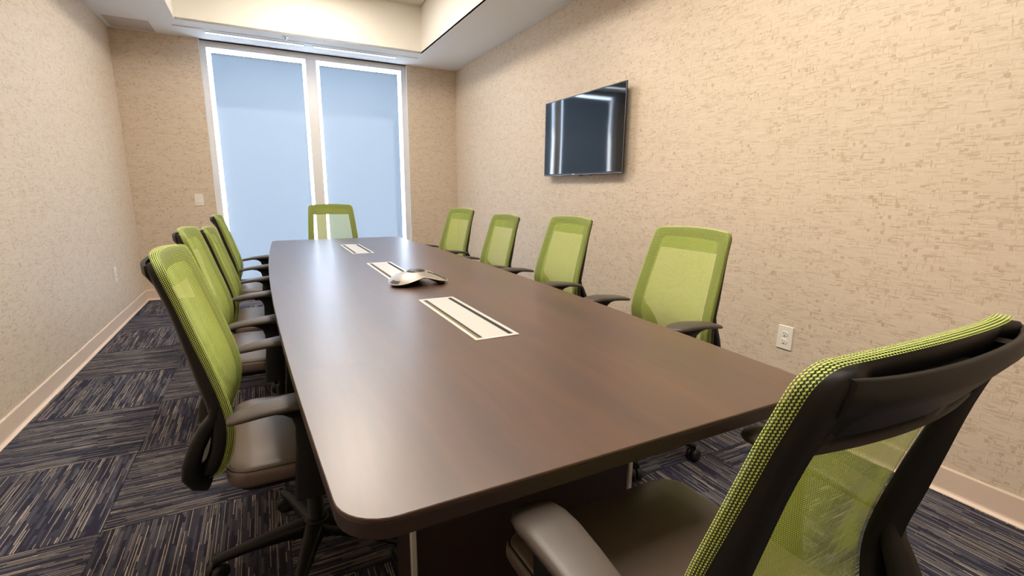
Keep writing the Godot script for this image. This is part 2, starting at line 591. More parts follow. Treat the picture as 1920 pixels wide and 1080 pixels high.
func build_ceiling() -> void:
	var st := new_st()
	var y0 := CEIL
	var y1 := CEIL + 0.02
	bx(st, XL, TX0, y0, y1, ZB - 0.1, ZF)
	bx(st, TX1, XR, y0, y1, ZB - 0.1, ZF)
	bx(st, TX0, TX1, y0, y1, ZB - 0.1, TRAYS[0][0])
	bx(st, TX0, TX1, y0, y1, TRAYS[0][1], TRAYS[1][0])
	bx(st, TX0, TX1, y0, y1, TRAYS[1][1], ZF)
	var ce := structure("ceiling", st, M.ceiling_paint, "pale plaster soffit round the raised ceiling trays", "ceiling")
	st = new_st()
	bx(st, XL - 0.15, XR + 0.15, TRAY + 0.05, TRAY + 0.2, ZB - 0.25, ZF + 0.15)
	obj("slab", st, M.concrete, ce)
	for t in TRAYS:
		st = new_st()
		var w := 0.03
		bx(st, TX0 - w, TX0, y0 + 0.0005, TRAY + 0.05, t[0] - w, t[1] + w)
		bx(st, TX1, TX1 + w, y0 + 0.0005, TRAY + 0.05, t[0] - w, t[1] + w)
		bx(st, TX0, TX1, y0 + 0.0005, TRAY + 0.05, t[0] - w, t[0])
		bx(st, TX0, TX1, y0 + 0.0005, TRAY + 0.05, t[1], t[1] + w)
		obj("tray_side", st, M.tray_paint, ce)
		var gx := [TX0, -0.298, 0.312, 0.922, 1.532, TX1]
		var gz := [t[0]]
		var z: float = t[2]
		while z - 0.61 > t[0] + 0.03: z -= 0.61
		while z < t[1] - 0.03:
			if z > t[0] + 0.03: gz.append(z)
			z += 0.61
		gz.append(t[1])
		for i in 5:
			for j in gz.size() - 1:
				if i == 2 and gz[j] > t[2] - 0.04 and gz[j + 1] < t[2] + (1.24 if t[0] < -4.0 else 2.46):
					continue
				st = new_st()
				bx(st, gx[i] + 0.007, gx[i + 1] - 0.007, TRAY - 0.004, TRAY + 0.014, gz[j] + 0.007, gz[j + 1] - 0.007, 0.004)
				obj("acoustic_tile", st, M.acoustic_tile, ce)
		for i in range(1, 5):
			st = new_st()
			bx(st, gx[i] - 0.012, gx[i] + 0.012, TRAY + 0.001, TRAY + 0.03, t[0], t[1])
			obj("grid_bar", st, M.grid_white, ce)
		for j in range(1, gz.size() - 1):
			st = new_st()
			bx(st, TX0, TX1, TRAY + 0.0015, TRAY + 0.03, gz[j] - 0.012, gz[j] + 0.012)
			obj("grid_bar", st, M.grid_white, ce)
		# the light fittings of this tray
		var spots := [[t[2], "by the window", 5.2]] if t[0] < -4.0 else [[t[2], "over the middle of the table", 4.0], [t[2] + 1.22, "over the table end away from the window", 4.7]]
		for q in spots:
			var at := Vector3(0.617, TRAY, q[0] + 0.61)
			var th := thing("ceiling_light", at, "white rectangular ceiling light in the raised tray %s" % q[1], "ceiling light", "tray ceiling lights")
			st = new_st()
			for s in [-1.0, 1.0]:
				cbox(st, Vector3(s * 0.293, -0.004, 0), Vector3(0.024, 0.02, 1.2), 0.002)
				cbox(st, Vector3(0, -0.004, s * 0.588), Vector3(0.56, 0.02, 0.024), 0.002)
			obj("frame", st, M.grid_white, th)
			st = new_st()
			cbox(st, Vector3(0, 0.002, 0), Vector3(0.562, 0.006, 1.152), 0.001)
			obj("lens", st, M.troffer_lens, th)
			area("ceiling_light_lamp", at - Vector3(0, 0.016, 0), Vector2(0.56, 1.15), q[2], Color(1.0, 0.965, 0.905))
	# linear air slot and two light bars in the soffit before the window
	var sd := thing("slot_diffuser", Vector3(0.59, CEIL, -5.965), "long thin black air slot in the soffit before the window", "air vent")
	st = new_st()
	cbox(st, Vector3(0, -0.0015, -0.016), Vector3(2.42, 0.003, 0.012), 0.001)
	cbox(st, Vector3(0, -0.0015, 0.016), Vector3(2.42, 0.003, 0.012), 0.001)
	obj("frame", st, M.ceiling_paint, sd)
	st = new_st()
	cbox(st, Vector3(0, -0.0005, 0), Vector3(2.42, 0.001, 0.02), 0.0)
	obj("slot", st, M.tv_black, sd)
	for b in [[-0.356, 0.56, "switch-side"], [0.661, 1.565, "television-side"]]:
		var lb := thing("light_strip", Vector3((b[0] + b[1]) / 2, CEIL, -6.075), "bright white light strip in the soffit above the %s window pane" % b[2], "light strip", "light strips before the window")
		var ln: float = b[1] - b[0]
		st = new_st()
		for s in [-1.0, 1.0]:
			cbox(st, Vector3(0, -0.003, s * 0.031), Vector3(ln + 0.01, 0.006, 0.004), 0.001)
			cbox(st, Vector3(s * (ln / 2 + 0.003), -0.003, 0), Vector3(0.004, 0.006, 0.058), 0.001)
		obj("housing", st, M.grid_white, lb)
		st = new_st()
		cbox(st, Vector3(0, -0.002, 0), Vector3(ln, 0.004, 0.057), 0.001)
		obj("lens", st, M.strip_lens, lb)
		area("light_strip_lamp", Vector3((b[0] + b[1]) / 2, CEIL - 0.006, -6.075), Vector2(ln, 0.055), 0.15, Color(0.92, 0.96, 1.0))
	# sprinkler
	var sp := thing("fire_sprinkler", Vector3(0.367, CEIL, -5.845), "small chrome fire sprinkler under the soffit by the window", "sprinkler")
	st = new_st()
	lathe(st, Vector3.ZERO, [Vector2(0.0, 0.0), Vector2(0.032, 0.0), Vector2(0.03, -0.004), Vector2(0.012, -0.006), Vector2(0, -0.006)], 20)
	obj("escutcheon", st, M.chrome, sp)
	st = new_st()
	lathe(st, Vector3.ZERO, [Vector2(0.0, -0.006), Vector2(0.006, -0.006), Vector2(0.005, -0.022), Vector2(0.014, -0.024), Vector2(0.014, -0.026), Vector2(0, -0.026)], 14)
	obj("deflector", st, M.chrome, sp)
	# flush panel in the corner
	var ap := thing("access_panel", Vector3(-0.975, CEIL, -6.13), "flush grey panel in the soffit corner on the switch side", "ceiling panel")
	st = new_st()
	cbox(st, Vector3(0, -0.0015, 0), Vector3(0.35, 0.003, 0.36), 0.001)
	obj("door", st, M.access_panel, ap)

func build_window() -> void:
	var zf := ZB - 0.045
	var zb := ZB - 0.11
	var st := new_st()
	var x0 := WX0 + 0.006
	var x1 := WX1 - 0.006
	bx(st, x0, -0.384, 0.0, CEIL, zb, zf, 0.002)
	bx(st, 1.705, x1, 0.0, CEIL, zb, zf, 0.002)
	bx(st, -0.384, 1.705, 2.678, CEIL, zb, zf, 0.002)
	bx(st, -0.384, 1.705, 0.0, 0.09, zb, zf, 0.002)
	bx(st, 0.594, 0.709, 0.09, 2.678, zb, zf, 0.002)
	var w := structure("window_1", st, M.window_frame, "tall two-pane window with a pale metal frame reaching the floor", "window")
	for p in [[-0.384, 0.594], [0.709, 1.705]]:
		st = new_st()
		var xa: float = p[0]
		var xb: float = p[1]
		var zg := zb + 0.012
		st.set_smooth_group(-1)
		quad(st, Vector3(xa, 0.09, zg), Vector3(xb, 0.09, zg), Vector3(xb, 2.678, zg), Vector3(xa, 2.678, zg), Vector3.BACK)
		obj("pane", st, M.window_glass, w)
	for p in [[-0.346, 0.560, "switch"], [0.742, 1.668, "television"]]:
		var xa: float = p[0]
		var xb: float = p[1]
		var sh := thing("roller_shade", Vector3((xa + xb) / 2, 2.64, zf - 0.028), "pulled-down pale blue roller shade over the %s-side window pane" % p[2], "roller shade", "window roller shades")
		var hw := (xb - xa) / 2
		st = new_st()
		var drop := 2.64 - 0.14
		# gently waved cloth
		st.set_smooth_group(1)
		var nx := 16
		var ny := 12
		var pt := func(i: int, j: int) -> Vector3:
			var x := lerpf(-hw, hw, float(i) / nx)
			var y := lerpf(-0.012, -drop, float(j) / ny)
			return Vector3(x, y, 0.0025 * sin(x * 5.0 + y * 1.3) * float(j) / ny)
		for i in nx:
			for j in ny:
				quad(st, pt.call(i, j), pt.call(i + 1, j), pt.call(i + 1, j + 1), pt.call(i, j + 1), Vector3.BACK)
		obj("cloth", st, M.shade_cloth, sh)
		st = new_st()
		var ring := []
		for e in [-hw, hw]:
			var r := []
			for k in 12:
				var a := TAU * k / 12
				r.append(Vector3(e, -0.012 + 0.008 * sin(a), -0.009 + 0.008 * cos(a)))
			ring.append(r)
		loft(st, ring)
		obj("roller", st, M.roller_metal, sh)
		st = new_st()
		cbox(st, Vector3(0, -drop, 0), Vector3(hw * 2, 0.022, 0.010), 0.003)
		obj("bottom_bar", st, M.roller_metal, sh)
	# outdoors: paving and the canopy over the window
	st = new_st()
	bx(st, -14, 14, -0.35, -0.2, -22, ZB - 0.26)
	structure("pavement", st, M.paving, "pale concrete paving outside the window", "pavement")
	st = new_st()
	bx(st, -3.0, 4.2, 2.79, 3.0, ZB - 0.36, ZB - 0.205, 0.01)
	structure("canopy", st, M.concrete, "flat concrete canopy over the outside of the window", "canopy")

# ------------------------------------------------------------------ the table
func table_outline(inset := 0.0) -> PackedVector2Array:
	var cx := 0.61
	var cz := -2.635
	var hl := 2.035 - inset
	var hw := func(z: float) -> float:
		return 0.603 - inset - 0.055 * pow(z / 2.035, 2.0)
	var r := 0.075
	var side := []
	var nn := 28
	for i in nn + 1:
		var z := lerpf(-hl + r, hl - r, float(i) / nn)
		side.append(Vector2(hw.call(z), z))
	var cor := []
	var we: float = hw.call(hl)
	for i in range(1, 9):
		var a := PI / 2 * i / 8.0
		cor.append(Vector2(we - r + r * cos(a) + 0.004 * (1.0 - i / 8.0), hl - r + r * sin(a)))
	var half := []          # right side from the middle of the far end to the near end
	for i in range(cor.size() - 1, -1, -1):
		half.append(Vector2(cor[i].x, -cor[i].y))
	half.append_array(side)
	half.append_array(cor)
	var out := PackedVector2Array()
	for q in half: out.append(Vector2(cx + q.x, cz + q.y))
	for i in range(half.size() - 1, -1, -1): out.append(Vector2(cx - half[i].x, cz + half[i].y))
	return out

func build_table() -> void:
	var cz := -2.635
	var t := thing("conference_table", Vector3.ZERO, "long boat-shaped dark brown wooden conference table", "table")
	var st := new_st()
	slab(st, table_outline(), TOP - 0.006, TOP, 0.0012, 0.8)
	obj("tabletop", st, M.wood, t)
	st = new_st()
	slab(st, table_outline(0.0005), TOP - 0.036, TOP - 0.006, 0.003, 0.8)
	obj("edge_band", st, M.wood_edge, t)
	for z in [-1.02, -3.94]:
		var zc: float = z - 0.115 if z > cz else z + 0.115
		st = new_st()
		cbox(st, Vector3(0.608, (TOP - 0.036) / 2, zc), Vector3(0.672, TOP - 0.037, 0.215), 0.002)
		var pd := obj("pedestal", st, M.wood_edge, t)
		for sx in [-1.0, 1.0]:
			for sz in [1.0 if z > cz else -1.0]:
				st = new_st()
				cbox(st, Vector3(0.608 + sx * 0.343, (TOP - 0.036) / 2, zc + sz * 0.1075), Vector3(0.014, TOP - 0.038, 0.015), 0.002)
				obj("corner_trim", st, M.aluminium, pd)
	for b in [[-1.288, -1.893, "at the chair end away from the window"], [-2.40, -3.005, "beside the conference phone"], [-3.497, -4.105, "nearest the window"]]:
		var zc: float = (b[0] + b[1]) / 2
		var L: float = b[0] - b[1]
		var o := thing("cable_box", Vector3(0.621, TOP, zc), "silver flush cable box in the tabletop %s" % b[2], "cable box", "cable boxes in the table")
		st = new_st()
		for s in [-1.0, 1.0]:
			cbox(st, Vector3(s * 0.069, 0.001, 0), Vector3(0.013, 0.003, L), 0.0008)
			cbox(st, Vector3(0, 0.001, s * (L / 2 - 0.0075)), Vector3(0.126, 0.003, 0.015), 0.0008)
		obj("frame", st, M.aluminium, o)
		st = new_st()
		cbox(st, Vector3(0.0, 0.0012, 0), Vector3(0.090, 0.0026, L - 0.03), 0.0008)
		obj("lid", st, M.lid_silver, o)
		for s in [-1.0, 1.0]:
			st = new_st()
			cbox(st, Vector3(s * 0.0537, 0.0002, 0), Vector3(0.0178, 0.0005, L - 0.03), 0.0)
			obj("slot", st, M.brush, o)
			st = new_st()
			cbox(st, Vector3(s * 0.0537 + (-0.003 if s < 0 else 0.004), 0.0009, 0), Vector3(0.0085 if s < 0 else 0.005, 0.001, L - 0.034), 0.0003)
			obj("brush", st, M.brass_brush if s < 0 else M.brush, o)
	build_phone()

func build_phone() -> void:
	var o := thing("conference_phone", Vector3(0.648, TOP, -2.26), "three-legged silver and black conference phone on the table", "phone")
	o.rotation.y = deg_to_rad(4)
	# three arms: one to the right (keypad), one to the left front, one to the left rear
	var arm := [deg_to_rad(-20), deg_to_rad(200), deg_to_rad(90)]
	var lobe := func(a: float) -> float:
		var best := 0.0
		for k in arm:
			var d := absf(angle_difference(a, k))
			best = maxf(best, pow(maxf(cos(minf(d * 1.25, PI / 2)), 0.0), 1.6))
		return best
	var R := func(a: float) -> float:
		return 0.100 + 0.046 * lobe.call(a)
	var rim := func(a: float) -> float:
		return 0.010 + 0.032 * (1.0 - lobe.call(a))
	var H := 0.066
	var topy := func(rho: float, a: float) -> float:
		var e: float = rim.call(a) + 0.005
		return e + (H - e) * (1.0 - pow(rho, 1.9))
	var P := func(rho: float, a: float) -> Vector3:
		return Vector3(cos(a) * R.call(a) * rho, topy.call(rho, a), -sin(a) * R.call(a) * rho)
	var na := 60
	var nr := 12
	var st := new_st()
	st.set_smooth_group(1)
	for i in na:
		var a0 := TAU * i / na
		var a1 := TAU * (i + 1) / na
		for j in nr:
			var r0 := float(j) / nr
			var r1 := float(j + 1) / nr
			quad(st, P.call(r0, a0), P.call(r1, a0), P.call(r1, a1), P.call(r0, a1), Vector3.UP)
	obj("shell", st, M.phone_silver, o)
	st = new_st()
	var rings := []
	for i in na:
		var a := TAU * i / na
		var dir := Vector3(cos(a), 0, -sin(a))
		var rr: float = R.call(a)
		var y: float = rim.call(a)
		rings.append([dir * (rr - 0.004) + Vector3.UP * (y + 0.006), dir * (rr + 0.002) + Vector3.UP * (y + 0.0045), dir * (rr + 0.002) + Vector3.UP * (y + 0.001), dir * (rr - 0.004) + Vector3.UP * (y - 0.0005)])
	loft(st, rings, false, 1, true)
	obj("rim", st, M.phone_trim, o)
	st = new_st()
	st.set_smooth_group(1)
	for i in na:
		var a0 := TAU * i / na
		var a1 := TAU * (i + 1) / na
		var B := func(f: float, a: float) -> Vector3:
			var rr: float = R.call(a) - 0.003
			var y: float = rim.call(a)
			# side wall falls inward to the foot line, then the hollow belly
			if f < 0.5:
				return Vector3(cos(a) * rr, y, -sin(a) * rr)
			var l: float = lobe.call(a)
			var r2 := rr - 0.012
			return Vector3(cos(a) * r2, lerpf(0.036, 0.0, smoothstep(0.25, 0.9, l)), -sin(a) * r2)
		quad(st, B.call(0.0, a0), B.call(1.0, a0), B.call(1.0, a1), B.call(0.0, a1), Vector3(cos(a0), -0.3, -sin(a0)))
		tri(st, B.call(1.0, a0), B.call(1.0, a1), Vector3(0, 0.044, 0), Vector3.DOWN)
	obj("underside", st, M.phone_dark, o)
	# speaker dome
	st = new_st()
	lathe(st, Vector3(-0.004, 0, 0), [Vector2(0.046, 0.054), Vector2(0.045, 0.0615), Vector2(0.036, 0.0665), Vector2(0.02, 0.0695), Vector2(0.0, 0.0705)], 28)
	obj("speaker_grille", st, M.phone_dark, o)
	# microphones' dark end caps on the arms, keypad on the right arm
	for k in 3:
		var a: float = arm[k]
		st = new_st()
		st.set_smooth_group(1)
		for i in 6:
			for j in 3:
				var f := func(ii: int, jj: int) -> Vector3:
					return P.call(lerpf(0.86, 0.985, jj / 3.0), a + lerpf(-0.22, 0.22, ii / 6.0)) + Vector3.UP * 0.0008
				quad(st, f.call(i, j), f.call(i + 1, j), f.call(i + 1, j + 1), f.call(i, j + 1), Vector3.UP)
		obj("microphone", st, M.phone_dark, o)
	var ak: float = arm[0]
	var ex := Vector3(cos(ak), 0, -sin(ak))
	var ez := Vector3(sin(ak), 0, cos(ak))
	var on := func(u: float, v: float, lift: float) -> Vector3:
		var q := ex * u + ez * v
		var a := atan2(-q.z, q.x)
		var rho := Vector2(q.x, q.z).length() / float(R.call(a))
		return Vector3(q.x, float(topy.call(minf(rho, 0.99), a)) + lift, q.z)
	var patch := func(s: SurfaceTool, u0: float, u1: float, v0: float, v1: float, lift: float) -> void:
		s.set_smooth_group(-1)
		var c := [on.call(u0, v0, lift), on.call(u1, v0, lift), on.call(u1, v1, lift), on.call(u0, v1, lift)]
		var d := [on.call(u0, v0, -0.002), on.call(u1, v0, -0.002), on.call(u1, v1, -0.002), on.call(u0, v1, -0.002)]
		quad(s, c[0], c[1], c[2], c[3], Vector3.UP)
		var m: Vector3 = (c[0] + c[2]) * 0.5
		for k in 4:
			var l := (k + 1) % 4
			quad(s, c[k], c[l], d[l], d[k], (c[k] + c[l]) * 0.5 - m)
	st = new_st()
	for i in 5:
		patch.call(st, 0.050 + i * 0.0148, 0.050 + (i + 1) * 0.0148, -0.030, 0.030, 0.0014)
	var kp := obj("keypad", st, M.phone_dark, o)
	st = new_st()
	patch.call(st, 0.054, 0.072, -0.022, 0.022, 0.0026)
	obj("display", st, M.phone_lcd, kp)
	for i in 4:
		for j in 3:
			st = new_st()
			var u := 0.077 + i * 0.0112
			var v := -0.023 + j * 0.0165
			patch.call(st, u, u + 0.008, v, v + 0.0125, 0.0034)
			obj("key", st, M.phone_key, kp)

# ------------------------------------------------------------------ the chairs
const BY := [0.44, 0.49, 0.55, 0.61, 0.67, 0.75, 0.85, 0.95, 1.05]
const BZ := [0.250, 0.222, 0.198, 0.186, 0.190, 0.209, 0.238, 0.267, 0.296]
const BWID := [0.200, 0.226, 0.243, 0.250, 0.249, 0.245, 0.238, 0.230, 0.222]

func along(y: float, vals: Array) -> float:
	var n := BY.size()
	if y <= BY[0]: return vals[0]
	if y >= BY[n - 1]: return vals[n - 1]
	for i in n - 1:
		if y <= BY[i + 1]:
			var t: float = (y - BY[i]) / (BY[i + 1] - BY[i])
			return cubic_interpolate(vals[i], vals[i + 1], vals[maxi(i - 1, 0)], vals[mini(i + 2, n - 1)], t)
	return vals[n - 1]

func bp(x: float, y: float, back := 0.0) -> Vector3:
	var w := along(y, BWID)
	var k := clampf(1.0 - pow(x / w, 2.0), 0.0, 1.0)
	return Vector3(x, y + 0.013 * k * clampf((y - 0.6) / 0.45, 0.0, 1.0), along(y, BZ) + 0.032 * k + back)

# closed outline (x, y) of the back, from the bottom middle round to the right
func back_outline(inset: float, yb: float, yt: float, rb: float, rt: float) -> Array:
	var half := []
	var wb := along(yb, BWID) - inset
	var wt := along(yt, BWID) - inset
	for i in 6:
		half.append(Vector2(lerpf(0.0, wb - rb, i / 5.0), yb))
	for i in range(1, 6):
		var a := PI / 2 * i / 5.0
		var y := yb + rb - rb * cos(a)
		half.append(Vector2(along(y, BWID) - inset - rb + rb * sin(a), y))
	for i in range(1, 18):
		var y := lerpf(yb + rb, yt - rt, i / 17.0)
		half.append(Vector2(along(y, BWID) - inset, y))
	for i in range(1, 6):
		var a := PI / 2 * i / 5.0
		var y := yt - rt + rt * sin(a)
		half.append(Vector2(along(y, BWID) - inset - rt + rt * cos(a), y))
	for i in range(1, 7):
		half.append(Vector2(lerpf(wt - rt, 0.0, i / 6.0), yt))
	var out := half.duplicate()
	for i in range(half.size() - 2, 0, -1):
		out.append(Vector2(-half[i].x, half[i].y))
	return out

func rounded_rect(hw: float, z0: float, z1: float, r: float, inset: float) -> Array:
	var out := []
	var w := hw - inset
	var a0 := z0 + inset
	var a1 := z1 - inset
	r = maxf(r - inset * 0.6, 0.01)
	for c in [[w - r, a1 - r, 0.0], [-w + r, a1 - r, PI / 2], [-w + r, a0 + r, PI], [w - r, a0 + r, PI * 1.5]]:
		for i in 7:
			var a: float = c[2] + PI / 2 * i / 6.0
			out.append(Vector2(c[0] + r * cos(a), c[1] + r * sin(a)))
	return out

func make_chair() -> Node3D:
	var ch := thing("swivel_chair", Vector3.ZERO, "", "chair", "chairs round the conference table")
	var st := new_st()
	# star base on the floor
	lathe(st, Vector3.ZERO, [Vector2(0, 0.07), Vector2(0.036, 0.07), Vector2(0.042, 0.08), Vector2(0.042, 0.118), Vector2(0.034, 0.132), Vector2(0, 0.134)], 20)
	for k in 5:
		var a := TAU * k / 5.0
		var d := Vector3(sin(a), 0, cos(a))
		var s := Vector3(d.z, 0, -d.x)
		var rings := []
		for q in [[0.02, 0.030, 0.078, 0.126], [0.10, 0.024, 0.084, 0.118], [0.20, 0.018, 0.078, 0.102], [0.28, 0.015, 0.066, 0.086], [0.305, 0.014, 0.062, 0.080]]:
			var o: Vector3 = d * q[0]
			var w: float = q[1]
			var b: float = 0.006
			rings.append([o - s * (w - b) + Vector3.UP * q[3], o + s * (w - b) + Vector3.UP * q[3], o + s * w + Vector3.UP * (q[3] - b), o + s * w + Vector3.UP * q[2], o - s * w + Vector3.UP * q[2], o - s * w + Vector3.UP * (q[3] - b)])
		loft(st, rings, true, 1)
	var base := obj("star_base", st, M.black_plastic, ch)
	for k in 5:
		var a := TAU * k / 5.0
		st = new_st()
		for sd in [-1.0, 1.0]:
			var rings := []
			for q in [[0.004, 0.020], [0.004, 0.026], [0.008, 0.029], [0.020, 0.029], [0.025, 0.024], [0.026, 0.015]]:
				var r := []
				for j in 16:
					var t := TAU * j / 16
					r.append(Vector3(sd * q[0], 0.029 + sin(t) * q[1], cos(t) * q[1]))
				rings.append(r)
			loft(st, rings)
		# fork and stem
		cbox(st, Vector3(0, 0.05, 0.004), Vector3(0.007, 0.026, 0.03), 0.002)
		lathe(st, Vector3(0, 0, 0), [Vector2(0, 0.056), Vector2(0.007, 0.056), Vector2(0.007, 0.068), Vector2(0, 0.068)], 10)
		var cs := obj("caster", st, M.caster_black, base)
		cs.position = Vector3(sin(a), 0, cos(a)) * 0.295
		cs.rotation.y = a + 0.7 + k * 0.9
	st = new_st()
	lathe(st, Vector3.ZERO, [Vector2(0, 0.12), Vector2(0.026, 0.12), Vector2(0.026, 0.25), Vector2(0.015, 0.252), Vector2(0.015, 0.41), Vector2(0, 0.41)], 18)
	obj("gas_cylinder", st, M.black_plastic, ch)
	# mechanism and seat pan
	st = new_st()
	cbox(st, Vector3(0, 0.398, 0.0), Vector3(0.15, 0.04, 0.25), 0.012)
	cbox(st, Vector3(0, 0.41, 0.14), Vector3(0.09, 0.03, 0.2), 0.008)
	obj("mechanism", st, M.black_plastic, ch)
	st = new_st()
	cbox(st, Vector3(0.16, 0.405, -0.03), Vector3(0.15, 0.008, 0.012), 0.003)
	cbox(st, Vector3(0.245, 0.405, -0.03), Vector3(0.05, 0.009, 0.03), 0.004)
	obj("lever", st, M.black_plastic, ch)
	st = new_st()
	var layers := [[0.414, 0.06], [0.420, 0.025], [0.434, 0.014], [0.440, 0.012]]
	seat_loft(st, layers, 0.0)
	obj("seat_pan", st, M.black_plastic, ch)
	st = new_st()
	layers = [[0.438, 0.016], [0.443, 0.004], [0.455, 0.0], [0.476, 0.0], [0.486, 0.004], [0.4865, 0.007], [0.489, 0.0075], [0.494, 0.012], [0.499, 0.028], [0.503, 0.06], [0.505, 0.11], [0.5055, 0.17]]
	seat_loft(st, layers, 0.022)
	var seat := obj("seat", st, M.leather, ch)
	st = new_st()
	var pts := []
	for q in rounded_rect(0.25, -0.275, 0.222, 0.06, 0.0055):
		pts.append(Vector3(q.x, 0.4868 - drop_at(q.y, 0.022), q.y))
	tube(st, pts, 0.0022, 6, true)
	obj("seam", st, M.stitch, seat)
	# arms
	for sd in [-1.0, 1.0]:
		st = new_st()
		var stem := []
		var x0: float = sd * 0.292
		for q in [[0.405, -0.050, 0.040, 0.015], [0.45, -0.052, 0.038, 0.016], [0.55, -0.054, 0.028, 0.015], [0.615, -0.057, 0.026, 0.014], [0.640, -0.062, 0.034, 0.014], [0.655, -0.074, 0.056, 0.015], [0.663, -0.092, 0.092, 0.017]]:
			var r := []
			var z0: float = q[1]
			var z1: float = q[2]
			var w: float = q[3]
			var b := 0.006
			for e in [Vector2(-w + b, z0), Vector2(w - b, z0), Vector2(w, z0 + b), Vector2(w, z1 - b), Vector2(w - b, z1), Vector2(-w + b, z1), Vector2(-w, z1 - b), Vector2(-w, z0 + b)]:
				r.append(Vector3(x0 + e.x, q[0], e.y))
			stem.append(r)
		loft(st, stem)
		cbox(st, Vector3(sd * 0.21, 0.416, -0.005), Vector3(0.19, 0.022, 0.075), 0.006)
		var ar := obj("armrest", st, M.black_plastic, ch)
		st = new_st()
		var rings := []
		# z, half width, top y, thickness, x shift
		for q in [[0.176, 0.014, 0.663, 0.010, 0.004], [0.170, 0.024, 0.667, 0.016, 0.003], [0.146, 0.034, 0.674, 0.019, 0.002], [0.10, 0.040, 0.683, 0.022, 0.0], [0.035, 0.044, 0.690, 0.024, 0.0], [-0.02, 0.047, 0.694, 0.026, 0.0], [-0.06, 0.047, 0.692, 0.026, 0.0], [-0.085, 0.042, 0.689, 0.024, 0.0], [-0.102, 0.030, 0.685, 0.018, 0.0], [-0.109, 0.014, 0.680, 0.008, 0.0]]:
			var r := []
			for j in 16:
				var t := TAU * j / 16
				var cx: float = signf(cos(t)) * pow(absf(cos(t)), 0.55)
				var cy: float = signf(sin(t)) * pow(absf(sin(t)), 0.7)
				var hy: float = q[3] / 2
				r.append(Vector3(x0 - sd * 0.004 + sd * q[4] + cx * q[1], q[2] - hy + cy * hy, q[0]))
			rings.append(r)
		loft(st, rings)
		obj("arm_pad", st, M.arm_rubber, ar)
		ar.position.z = 0.022
	# back frame: a closed ring
	var yb := 0.448
	var yt := 1.044
	var O := back_outline(0.004, yb + 0.004, yt - 0.004, 0.07, 0.028)
	var I := back_outline(0.056, yb + 0.085, yt - 0.055, 0.05, 0.018)
	st = new_st()
	var rr := []
	for i in O.size():
		var o2: Vector2 = O[i]
		var i2: Vector2 = I[i]
		var m2 := o2.lerp(i2, 0.45)
		var e2 := o2.lerp(i2, 0.9)
		var dp := 0.006 + 0.014 * smoothstep(0.95, 0.7, o2.y) - 0.018 * smoothstep(0.196, 0.17, absf(o2.x)) * smoothstep(0.98, 1.03, o2.y)
		rr.append([bp(o2.x, o2.y, 0.001), bp(o2.x, o2.y, 0.020 + dp), bp(o2.lerp(i2, 0.12).x, o2.lerp(i2, 0.12).y, 0.025 + dp), bp(m2.x, m2.y, 0.028 + dp), bp(e2.x, e2.y, 0.018), bp(i2.x, i2.y, 0.010), bp(i2.x, i2.y, 0.003)])
	loft(st, rr, false, 1, true)
	obj("back_frame", st, M.black_plastic, ch)
	# net stretched over the front and lapped round the frame's edge
	st = new_st()
	var F := back_outline(0.0, yb, yt, 0.072, 0.03)
	var uvk := 1.0 / 0.064
	st.set_smooth_group(1)
	var n := F.size()
	var steps := 9
	var at := func(i: int, s: int) -> Vector2:
		var q: Vector2 = F[i % n]
		return q.lerp(Vector2(0.0, clampf(q.y, yb + 0.22, yt - 0.20)), pow(s / float(steps), 1.3))
	for i in n:
		for s in steps:
			var q := [at.call(i, s), at.call(i + 1, s), at.call(i + 1, s + 1), at.call(i, s + 1)]
			var v := []
			for e in q: v.append(bp(e.x, e.y, -0.002))
			quad(st, v[0], v[1], v[2], v[3], Vector3(0, 0, -1), q[0] * uvk, q[1] * uvk, q[2] * uvk, q[3] * uvk)
			# the rear face of the spacer knit
			if s >= 3:
				v = []
				for e in q: v.append(bp(e.x, e.y, -0.0004))
				quad(st, v[0], v[1], v[2], v[3], Vector3(0, 0, 1), q[0] * uvk, q[1] * uvk, q[2] * uvk, q[3] * uvk)
	var run := 0.0
	for i in n:
		var a2: Vector2 = F[i]
		var b2: Vector2 = F[(i + 1) % n]
		var nxt := run + a2.distance_to(b2)
		var t2 := (b2 - a2).normalized()
		var out := Vector3(t2.y, -t2.x, 0)
		var last := -0.002
		var prev := [bp(a2.x, a2.y, -0.002), bp(b2.x, b2.y, -0.002)]
		for k in [[0.004, 0.0015], [0.012, 0.0015], [0.018, 0.0005]]:
			# points pushed outward along each point's own normal
			var pa: Vector3 = bp(a2.x, a2.y, k[0]) + edge_out(F, i) * k[1]
			var pb: Vector3 = bp(b2.x, b2.y, k[0]) + edge_out(F, (i + 1) % n) * k[1]
			quad(st, prev[0], prev[1], pb, pa, out, Vector2(run, last) * uvk, Vector2(nxt, last) * uvk, Vector2(nxt, k[0]) * uvk, Vector2(run, k[0]) * uvk)
			last = k[0]
			prev = [pa, pb]
		run = nxt
	obj("back_net", st, M.chair_net, ch)
	# pocket handle along the top of the back
	st = new_st()
	var hx := 0.2
	var zr := func(x: float) -> float:
		return bp(0.0, 1.03).z * 0.35 + bp(x, 1.03).z * 0.65 + 0.037 - 0.010 * pow(absf(x) / 0.2, 6.0)
	var band := []
	for i in 17:
		var x := lerpf(-hx, hx, i / 16.0)
		var zt: float = zr.call(x)
		var zl := bp(x, 0.945).z
		band.append([Vector3(x, 1.036, zt - 0.010), Vector3(x, 1.039, zt - 0.006), Vector3(x, 1.037, zt), Vector3(x, 1.015, zt - 0.001), Vector3(x, 0.965, zl + 0.030), Vector3(x, 0.945, zl + 0.024), Vector3(x, 0.955, zl + 0.014), Vector3(x, 1.0, zt - 0.018)])
	loft(st, band)
